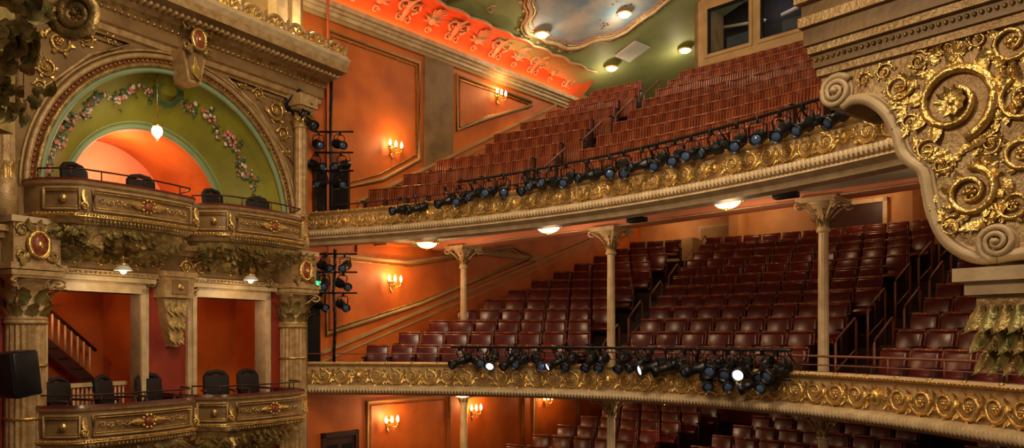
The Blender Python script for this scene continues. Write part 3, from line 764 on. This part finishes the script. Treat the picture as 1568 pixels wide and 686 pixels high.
mb=MB(BW); mb.m('tan2'); mb.box(.6,7,-.1,.12,10.26,13.5); mb.m('cream'); mb.box(.35,.6,-.1,.35,10.26,13.5); mb.box(-.1,.1,-.2,.2,10.26,13.5); mb.box(1.2,1.3,.1,.2,10.3,13); mb.box(3.2,3.3,.1,.2,10.3,13); mb.obj('attic_wall')
light('POINT',BW(2,.45,10.9),70,(1,.75,.3),.2,name='attic_cove_lamp')
light('POINT',BW(.0,.55,10.7),20,(1,.75,.4),.1,name='attic_cove_lamp')
def bigcol(t,p):
    mb=MB(BW); mb.m('fascia'); mb.lathe([(.25,0),(.25,3.4),(.24,5.25)],t,p,0,40,.09)
    mb.lathe([(.25,5.17),(.27,5.2),(.25,5.23)],t,p,0,24)
    capital(mb,t,p,5.22,.22,.66,.68,'bgold','fascia',9)
    mb.m('fascia'); mb.box(t-.36,t+.36,-.05,p+.36,5.89,5.97); mb.m('fascia'); mb.box(t-.3,t+.3,-.05,p+.3,5.97,6.5)
    cartouche(mb,t,p+.3,6.22,1.0)
    mb.m('cream'); mb.box(t-.34,t+.34,-.05,p+.34,6.5,6.58)
    mb.m('gold')
    for zz in(4.6,3.9): mb.lathe([(.25,zz),(.265,zz+.02),(.25,zz+.04)],t,p,0,24)
    mb.obj('box_bay_column')
bigcol(.02,.12); bigcol(4.72,.12)
def smallcol(t,p):
    mb=MB(BW); mb.m('fascia'); mb.lathe([(.16,6.58),(.16,7.0),(.13,7.05),(.125,7.3)],t,p,0,20); mb.lathe([(.12,7.3),(.115,8.9)],t,p,0,24,.08)
    mb.m('gold')
    for i in range(10):
        a=i*.6; mb.leaf((t+.13*math.cos(a),p+.13*math.sin(a),7.0+.03*i),(0,0,.25),(-.05*math.sin(a),.05*math.cos(a),0),(math.cos(a),math.sin(a),0),.2,5)
    capital(mb,t,p,8.9,.12,.38,.36,'gold','fascia'); mb.m('fascia'); mb.box(t-.22,t+.22,0,p+.22,9.28,9.5)
    mb.obj('box_bay_colonnette')
smallcol(-.15,.15); smallcol(5.0,.15); smallcol(5.5,.2)
mb=MB(BW)
for p0,z0,z1,m in((.16,5.9,5.97,'cream'),(.10,5.97,6.3,'tan'),(.2,6.3,6.38,'fascia'),(.3,6.38,6.46,'fascia')): mb.m(m); mb.box(T0,7,-.02,p0,z0,z1)
mb.m('gold')
for t in(1.1,2.0,2.8,3.4,4.05): mb.scroll(t,6.13,.12,1,0,.11,.02,1.4,4,16); mb.scroll(t+.26,6.13,.12,-1,pi,.11,.02,1.4,4,16)
t=T0
while t<6: mb.blob((t,.18,5.93),(.025,.02,.02),5,3); t+=.07
mb.obj('box_bay_frieze')
mb=MB(BW); t=2.5
mb.m('fascia'); mb.box(t-.3,t+.3,0,.32,5.95,6.03); mb.box(t-.26,t+.26,0,.28,5.62,5.95); mb.m('tan'); mb.box(t-.14,t+.14,.28,.31,5.68,5.9); mb.m('gold'); mb.blob((t,.31,5.79),(.06,.03,.06))
mb.m('fascia'); mb.prism([(t-.22,5.62),(t+.22,5.62),(t+.14,5.15),(t+.05,4.85),(t-.05,4.85),(t-.14,5.15)],0,.2)
mb.m('dgold')
for k in range(3):
    for sx in(-1,0,1): mb.leaf((t+sx*.1*(1-k*.25),.2,5.6-k*.22),(sx*.02,0,-.3),(.08,0,0),(0,1,0),.35,6)
for sx in(-1,1): mb.scroll(t+sx*.38,5.85,.11,sx,0,.1,.035,1.4,2,16); mb.scroll(t+sx*1.9,5.98,.09,sx,0,.15,.03,1.3,2,14)
mb.obj('wall_corbel')
for i,(x0,x1) in enumerate(D):
    mb=MB(BW); mb.m('cream')
    for q,pp in((.14,.06),(.07,.10)):
        mb.box(x0-q,x0,-.2,pp,3.4,5.74); mb.box(x1,x1+q,-.2,pp,3.4,5.74); mb.box(x0-q,x1+q,-.2,pp,5.66,5.74+q*.7)
    mb.box(x0-.2,x1+.2,-.05,.16,5.82,5.89)
    mb.obj('door_%d'%(i+4))
mb=MB(BW); mb.m('dwood')
mb.prism([(2.9,4.35),(4.6,5.85),(4.6,5.6),(2.9,4.1)],-1.5,-1.4)
for k in range(9): mb.box(2.9+k*.19,3.1+k*.19,-1.75,-1.4,4.3+k*.168,4.33+k*.168)
mb.m('cream')
for k in range(16):
    t=2.95+k*.1; z=4.42+k*.088; mb.tube([(t,-1.42,z),(t,-1.42,z+.42)],.018,5)
mb.m('dwood'); mb.tube([(2.85,-1.42,4.78),(4.6,-1.42,6.3)],.03,6)
mb.obj('staircase')
mb=MB(BW); mb.m('cream')
for k in range(24): mb.tube([(2.95+k*.065,-.5,3.5),(2.95+k*.065,-.5,4.25)],.015,5)
mb.box(2.9,4.6,-.54,-.46,4.25,4.31); mb.obj('landing_balustrade')
def box_path(tl,tr,pf=.8,ch=.38):
    P=[(tl,-.02),(tl,.32)]
    for i in range(1,6): P.append((tl-ch*i/5,.32+(pf-.32)*math.sin(i/5*pi/2)))
    for i in range(1,9):
        k=i/8; P.append((tl-ch-(tl-tr-ch-.16)*k,pf+.10*math.sin(pi*k)))
    P+= [(tr+.05,pf-.18),(tr,.35),(tr,-.02)]
    return P
def opera_box(tl,tr,zr):
    P=box_path(tl,tr); tcx=(tl+tr)/2
    mb=MB(BW)
    def loop(off,z,sh=0):
        hw=(tl-tr)/2; k1=(hw+off)/hw; k2=(.85+off)/.85
        return [(tcx+(t-tcx)*k1,max(p*k2,-.02),z) for t,p in P]
    prof=[(-.10,zr,'dwood'),(.03,zr+.01,'leather'),(.05,zr-.03,'fascia'),(.03,zr-.07,'fascia'),(.0,zr-.09,'tan'),(.01,zr-.28,'tan'),(.0,zr-.44,'fascia'),(.04,zr-.46,'gold'),(.05,zr-.50,'fascia'),(.0,zr-.53,'fascia'),(-.04,zr-.58,'fascia'),(-.12,zr-.60,'tan')]
    for j in range(len(prof)-1):
        mb.m(prof[j][2]); A=loop(prof[j][0],prof[j][1]); B=loop(prof[j+1][0],prof[j+1][1]); n=len(A)
        mb.add(A+B,[(i,i+1,n+i+1,n+i) for i in range(n-1)])
    A=loop(-.12,zr-.60); mb.m('tan'); mb.add(A,[list(range(len(A)))],False); A=loop(-.05,zr-.5); mb.m('floor'); mb.add(A,[list(range(len(A)))],False)
    A=loop(-.10,zr);B=loop(-.10,zr-.5); n=len(A); mb.m('leather'); mb.add(A+B,[(i,i+1,n+i+1,n+i) for i in range(n-1)])
    def onl(i,z,off):
        i0=int(min(len(P)-2,i)); k=i-i0; L=loop(off,z); a,b=L[i0],L[i0+1]; return (a[0]+(b[0]-a[0])*k,a[1]+(b[1]-a[1])*k,z)
    def onfront(u,z,off=.04): return onl(6+u*8,z,off)
    def onch(u,z,off=.04): return onl(1+u*5,z,off)
    za,zb_=zr-.13,zr-.41; m_=10
    for fn,u0,u1 in((onfront,.06,.95),(onch,.15,.85)):
        for ins,r,mt in((0,.018,'fascia'),(.035,.010,'gold')):
            a,b=u0+ins*.4,u1-ins*.4
            pts=[fn(a+(b-a)*i/m_,za-ins) for i in range(m_+1)]+[fn(b-(b-a)*i/m_,zb_+ins) for i in range(m_+1)]
            mb.m(mt); mb.tube(pts,r,5,True)
    c=onfront(.5,zr-.27,.05)
    mb.m('medal'); mb.blob(c,(.065,.04,.065),10,6); mb.m('gold')
    for k in range(10):
        a=2*pi*k/10; mb.blob((c[0]+.10*math.cos(a),c[1]+.01,c[2]+.09*math.sin(a)),.024,5,4)
    for sx in(-1,1):
        mb.leaf(c,(sx*.32,0,0),(0,0,.055),(0,1,0),.1,6,4)
        for k in range(5):
            q=onfront(.5+sx*(.11+.065*k),zr-.27,.03); mb.scroll(q[0],q[2],.045,sx*(1 if k%2 else -1),0,q[1],.008,1.2,2,10,False)
    c=onch(.5,zr-.27,.05); mb.blob(c,(.05,.05,.06),8,5)
    for i in range(46): mb.blob(onfront(i/45.0,zr-.47,.06),.016,5,3)
    for i in range(16): mb.blob(onch(i/15.0,zr-.47,.06),.016,5,3)
    mb.m('dgold')
    for i in range(32): mb.blob(onfront(i/31.0,zr-.545,.03),(.022,.02,.03),5,3)
    for u in(0.0,1.0):
        q=onfront(u,zr-.27,.05)
        mb.m('gold'); mb.scroll(q[0],q[2]-.1,.06,1,0,q[1],.015,1.4,3,12); mb.leaf((q[0],q[1],q[2]+.12),(0,0,-.2),(.05,0,0),(0,1,0),.2)
    mb.m('dwood'); A=loop(-.02,zr+.14); mb.tube(A[1:-1],.013,5)
    for i in range(1,len(A)-1,3): mb.tube([A[i],(A[i][0],A[i][1],zr)],.009,4)
    zz=zr-.60
    prof2=[(-.10,zz),(-.12,zz-.10),(-.22,zz-.24),(-.42,zz-.36),(-.66,zz-.43)]
    mb.m('dgold')
    for j in range(len(prof2)-1):
        A=loop(*prof2[j]);B=loop(*prof2[j+1]); n=len(A); mb.add(A+B,[(i,i+1,n+i+1,n+i) for i in range(n-1)])
    rnd=random.Random(int(tl*100+zr))
    for k in range(200):
        j=rnd.random(); off=-.06-.52*j**1.8; z=zz-.01-.40*j
        q=onl(rnd.uniform(1,len(P)-2.01),z,off)
        d=Vector((q[0]-tcx,q[1]-.1,0)).normalized(); ang=rnd.uniform(-.9,.9)
        Lv=Vector((math.sin(ang)*.13,0,-math.cos(ang)*.12))+d*.03
        mb.m('bgold' if rnd.random()<.5 else 'dgold'); mb.leaf(q,Lv,(.045,0,.015),(d.x,d.y,.2),.5,5)
    q=(tcx-.05,.70,zz-.16); mb.m('dgold'); mb.blob(q,(.1,.1,.13),10,7); mb.blob((q[0],q[1]+.09,q[2]),(.02,.03,.03)); mb.blob((q[0]-.04,q[1]+.08,q[2]+.035),.02); mb.blob((q[0]+.04,q[1]+.08,q[2]+.035),.02); mb.blob((q[0],q[1]+.08,q[2]-.06),(.035,.02,.015))
    for k in range(7):
        a=-.3+k*pi/5; mb.leaf((q[0]+.08*math.cos(a),q[1]+.02,q[2]+.1*math.sin(a)),(.13*math.cos(a),.0,.13*math.sin(a)),(-.05*math.sin(a),0,.05*math.cos(a)),(0,1,0),.5,5)
    mb.obj('opera_box')
for zr in(7.12,4.08):
    opera_box(4.68,2.5,zr); opera_box(2.32,.28,zr)
for t in(3.65,1.4): pendant(BW(t,.62,5.95),.25,'box_pendant_lamp',8,.05,True)
for t in(3.65,1.4): pendant(BW(t,.62,2.95),.25,'box_pendant_lamp',8,.05,True)
def chair_mesh():
    mb=MB(); mb.m('blackcloth'); mb.rbox((0,0,.42),(.5,.46,.1),.035)
    mb.rbox((0,.22,.68),(.48,.09,.46),.04,rx=-.12)
    mb.tube([(-.2,.255,.86),(-.14,.26,.94),(0,.265,.97),(.14,.26,.94),(.2,.255,.86)],.045,8)
    mb.m('dwood')
    for sx in(-1,1):
        mb.rbox((sx*.26,.0,.62),(.05,.42,.04),.015)
        mb.tube([(sx*.25,-.18,.62),(sx*.25,-.2,.4),(sx*.22,-.2,0)],.02,6); mb.tube([(sx*.22,.2,.4),(sx*.24,.26,0)],.02,6)
    return mb
t_=chair_mesh().obj('s'); CH=t_.data; bpy.data.objects.remove(t_)
fz=math.atan2(-.524,.852)+pi/2
for t,p,z in((4.2,.25,3.57),(3.55,.3,3.57),(2.9,.25,3.57),(1.75,.25,3.57),(1.05,.3,3.57),(4.0,.25,6.61),(3.1,.3,6.61),(1.7,.25,6.61),(.9,.3,6.61)):
    inst('box_chair',CH,BW(t,p,z),(0,0,fz+random.uniform(-.5,.5)),.88)
mb=MB(lambda x,y,z:(-6.05+x*.9+y*.4,9.6+y*.9-x*.4,4.55+z)); mb.m('black'); mb.rbox((0,0,0),(.36,.34,.56),.03,rx=.12); mb.m('blackcloth'); mb.rbox((0,-.175,0),(.32,.02,.5),.008,rx=.12); mb.m('black'); mb.tube([(-.2,.1,.1),(-.5,.3,.1)],.03,6); mb.obj('loudspeaker')
mb=MB(SW); mb.m('exit'); mb.box(.02,.16,.25,.28,5.95,6.08); mb.m('black'); mb.box(.0,.18,.18,.25,5.93,6.10); mb.obj('exit_sign')
# ---------------------------------------------------------------- near gilded bracket at right
mb=MB(CN)
top=[(.0,6.36),(.4,6.40),(.75,6.42),(1.0,6.44),(1.7,6.50)]
curve=[(.10,6.17),(.16,6.19),(.235,6.17),(.32,6.09),(.375,5.98),(.40,5.885),(.44,5.83),(.50,5.77),(.52,5.67),(.54,5.57),(.585,5.46),(.645,5.39),(.73,5.345),(.82,5.34),(.95,5.35),(1.7,5.35)]
def smooth(pts,n=4):
    out=[]
    for i in range(len(pts)-1):
        p0=pts[max(i-1,0)];p1=pts[i];p2=pts[i+1];p3=pts[min(i+2,len(pts)-1)]
        for k in range(n):
            t=k/n; out.append(tuple(.5*((2*p1[j])+(-p0[j]+p2[j])*t+(2*p0[j]-5*p1[j]+4*p2[j]-p3[j])*t*t+(-p0[j]+3*p1[j]-3*p2[j]+p3[j])*t**3) for j in(0,1)))
    out.append(pts[-1]); return out
cs_=smooth(curve)
mb.m('fascia'); mb.prism(list(reversed(top))+[(.02,6.22)]+cs_,-.45,0)
mb.m('cream')
mb.tube([(x+.012,.0,z+.012) for x,z in cs_],.028,8); mb.tube([(x+.045,.0,z+.028) for x,z in cs_],.011,6)
def volute(cx,cz,R,hand,a0):
    pts=[];rr=[]
    for i in range(40):
        k=i/39; r=R*(1-.85*k); a=a0+hand*k*2.4*2*pi; pts.append((cx+r*math.cos(a),.02+.02*k,cz+r*math.sin(a))); rr.append(R*.2*(1-.4*k))
    mb.tube(pts,rr,8); mb.m('cream')
    vs=[];n=24
    for y in(-.45,.01):
        for k in range(n): a=2*pi*k/n; vs.append((cx+R*math.cos(a),y,cz+R*math.sin(a)))
    mb.add(vs,[(k,(k+1)%n,n+(k+1)%n,n+k) for k in range(n)]+[list(range(n,2*n))],False); mb.blob((cx,.04,cz),(R*.2,.03,R*.2))
volute(.09,6.26,.085,1,pi*.2); volute(.83,5.42,.08,-1,-pi*.5)
mb.m('gold')
rx,rz_=.645,6.08
mb.scroll(rx,rz_,.19,1,-pi*.4,.01,.024,1.5,9,44); mb.scroll(.715,5.655,.115,-1,pi*.5,.01,.018,1.6,8,36)
for k in range(10):
    a=2*pi*k/10; mb.leaf((rx,.03,rz_),(.08*math.cos(a),0,.08*math.sin(a)),(-.022*math.sin(a),0,.022*math.cos(a)),(0,1,0),.35,6)
for x,z,r,h,a0 in((.40,6.21,.07,-1,0),(.33,6.30,.045,1,0),(.49,6.31,.05,-1,2),(.88,6.29,.10,-1,1),(.93,6.03,.10,1,2),(.92,5.80,.08,-1,0),(.53,5.88,.05,1,1),(.60,5.80,.045,-1,0),(.64,5.51,.05,1,1),(.89,5.58,.07,1,3),(.75,6.34,.05,1,0),(1.12,6.23,.1,1,0),(1.12,5.7,.12,1,0),(.80,5.86,.05,1,4),(.45,6.03,.04,1,0),(1.03,6.37,.05,1,0),(.23,6.29,.035,1,0),(.62,6.34,.04,1,0)):
    mb.scroll(x,z,r,h,a0,.01,r*.15,1.4,6,22)
rnd=random.Random(4)
for k in range(80):
    a=rnd.uniform(0,2*pi); r=rnd.choice([.215,.245]) if k<50 else .14; cx,cz=(rx,rz_) if k<50 else (.715,5.655)
    x,z=cx+r*math.cos(a),cz+r*math.sin(a)
    if x<.50 and z<5.95: continue
    if z<5.52 and x<.62: continue
    b=a+rnd.choice([-1,1])*1.1; mb.leaf((x,.01,z),(.07*math.cos(b),0,.07*math.sin(b)),(-.02*math.sin(b),0,.02*math.cos(b)),(0,1,0),.35,6)
mb.m('cream'); mb.box(.66,1.7,-.45,.06,5.25,5.31); mb.box(.70,1.7,-.45,.03,5.19,5.25); mb.m('fascia'); mb.box(.74,1.7,-.45,.0,5.12,5.19)
for k in range(33):
    mb.m('bgold' if k%2 else 'dgold'); u=k%11; mb.leaf((.76+u*.05+.02*(k//11),.02,5.14-.09*(k//11)),(-.03+.01*u,.04,-.15),(.04,0,0),(0,1,0),.6,7,4,1)
mb.m('bgold'); mb.box(.88,1.7,-.4,-.02,4.9,5.12)
for k in range(26):
    q=(.10+.25*rnd.random(),-.2-.2*rnd.random(),6.2+.12*rnd.random()); mb.leaf(q,(.08*rnd.uniform(-1,1),.05,-.1),(.035,0,.01),(0,1,.3),.5,5)
mb.obj('gilded_scroll_bracket')
mb=MB(CN)
for (p0,p1,z0,z1,m) in((-.45,.03,6.36,6.40,'fascia'),(-.45,.05,6.40,6.47,'tan'),(-.45,.08,6.47,6.51,'fascia'),(-.45,.10,6.51,6.60,'tan'),(-.45,.13,6.60,6.65,'fascia'),(-.45,.11,6.65,6.72,'tan'),(-.45,.15,6.72,6.76,'fascia')):
    mb.m(m); mb.box(-.01-(p1-.03)*.5,3.2,p0,p1,z0,z1)
mb.m('dgold'); x=0
while x<2.4: mb.blob((x,.055,6.44),(.011,.011,.013),5,3); x+=.03
mb.m('bgold')
for k in range(30): mb.leaf((.02+k*.05,.13,6.72),(.02,.03,.14),(.045,0,0),(0,1,0),.5,6)
for k in range(8): mb.scroll(.05+k*.16,6.82,.06,1 if k%2 else -1,0,.12,.02,1.4,3,14)
mb.m('tan'); mb.box(.0,3,-.4,.10,6.76,7.3)
mb.obj('near_box_entablature')
# ---------------------------------------------------------------- near foliage at upper left
rnd=random.Random(11)
mb=MB(lambda x,y,z:(-3.35+x,5.0-y,6.3+z))
mb.m('bgold'); mb.box(-.8,-.08,-.4,.0,.1,1.2)
mb.m('dgold'); mb.scroll(.60,.74,.15,1,pi,.05,.04,1.9,4,36)
for base,L,W in(((.05,0,.7),(.38,0,-.22),(.06,0,.13)),((.0,.05,.5),(.34,0,-.25),(.05,0,.10)),((.05,0,.9),(.5,0,-.1),(.03,0,.12)),((0,0,.3),(.25,0,-.12),(.04,0,.08)),((.2,.05,.95),(.3,0,-.42),(.12,0,.04)),((.0,.1,.75),(.2,0,-.4),(.11,0,.03)),((.1,0,.55),(.38,0,.02),(.0,0,.08)),((-.02,.05,.22),(.2,0,-.22),(.08,0,.02))):
    mb.m(rnd.choice(['bgold','dgold'])); mb.leaf(base,L,W,(0,1,0),.55,12,5,1.2)
for k in range(48):
    q=(rnd.uniform(-.1,.35),rnd.uniform(0,.1),rnd.uniform(.1,.95)); a=rnd.uniform(-1.6,.4); l=rnd.uniform(.1,.2)
    mb.m(rnd.choice(['bgold','dgold'])); mb.leaf(q,(l*math.cos(a),0,l*math.sin(a)),(-.05*math.sin(a),0,.05*math.cos(a)),(0,1,0),.6,7,4,1)
mb.obj('proscenium_acanthus_ornament')
# ---------------------------------------------------------------- lights
W_=bpy.data.worlds.new('World'); sc.world=W_; W_.use_nodes=True
W_.node_tree.nodes['Background'].inputs[0].default_value=(1,.66,.42,1); W_.node_tree.nodes['Background'].inputs[1].default_value=.10
def area(loc,tgt,pw,size,col=(1,.76,.50)):
    o=light('AREA',loc,pw,col,size,name='house_fill'); aim(o,tgt); return o  # soft area lights added as general fill, not actual fixtures
area((-.5,6,11.5),(0,16,6),430,2.5)
area((2,2,9.5),(4,13,5),170,2.0)
area((-1.0,2.2,7.2),(2.1,3.7,6.0),48,.6,(1,.74,.45))
area((0,5,7),(-5.5,12,7),95,1.2)
for c,a in((2,8),(6,8),(10,8)): light('POINT',CA(c,a,7.9),16,(1,.62,.34),.25,name='mezzanine_fill')  # added fill for the mezzanine seating, no fixture here
for c in(.3,3.2,6.0,9.0): light('POINT',CA(c,11.4,8.45),18,(1,.65,.34),.15,name='rear_wall_fill')  # added to brighten the dim rear wall, no lamp body
for c,a in((4,6),(8,6)): light('POINT',CA(c,a,12.0),60,(1,.76,.5),.3,name='gallery_fill')  # added warm fill high over the upper seats, without fixtures
for t in(1.3,3.9): light('POINT',BW(t,-1.0,5.5),14,(1,.5,.25),.1,name='box_room_lamp')
# ---------------------------------------------------------------- camera
cam=bpy.data.cameras.new('camera'); co=bpy.data.objects.new('camera',cam); sc.collection.objects.link(co)
co.location=(0,0,5); co.rotation_euler=(pi/2,0,0)
cam.sensor_width=36; cam.sensor_fit='HORIZONTAL'; cam.lens=36*1300/1700; cam.shift_y=188/1700; cam.clip_start=.05
sc.camera=co
sc.view_settings.view_transform='Standard'
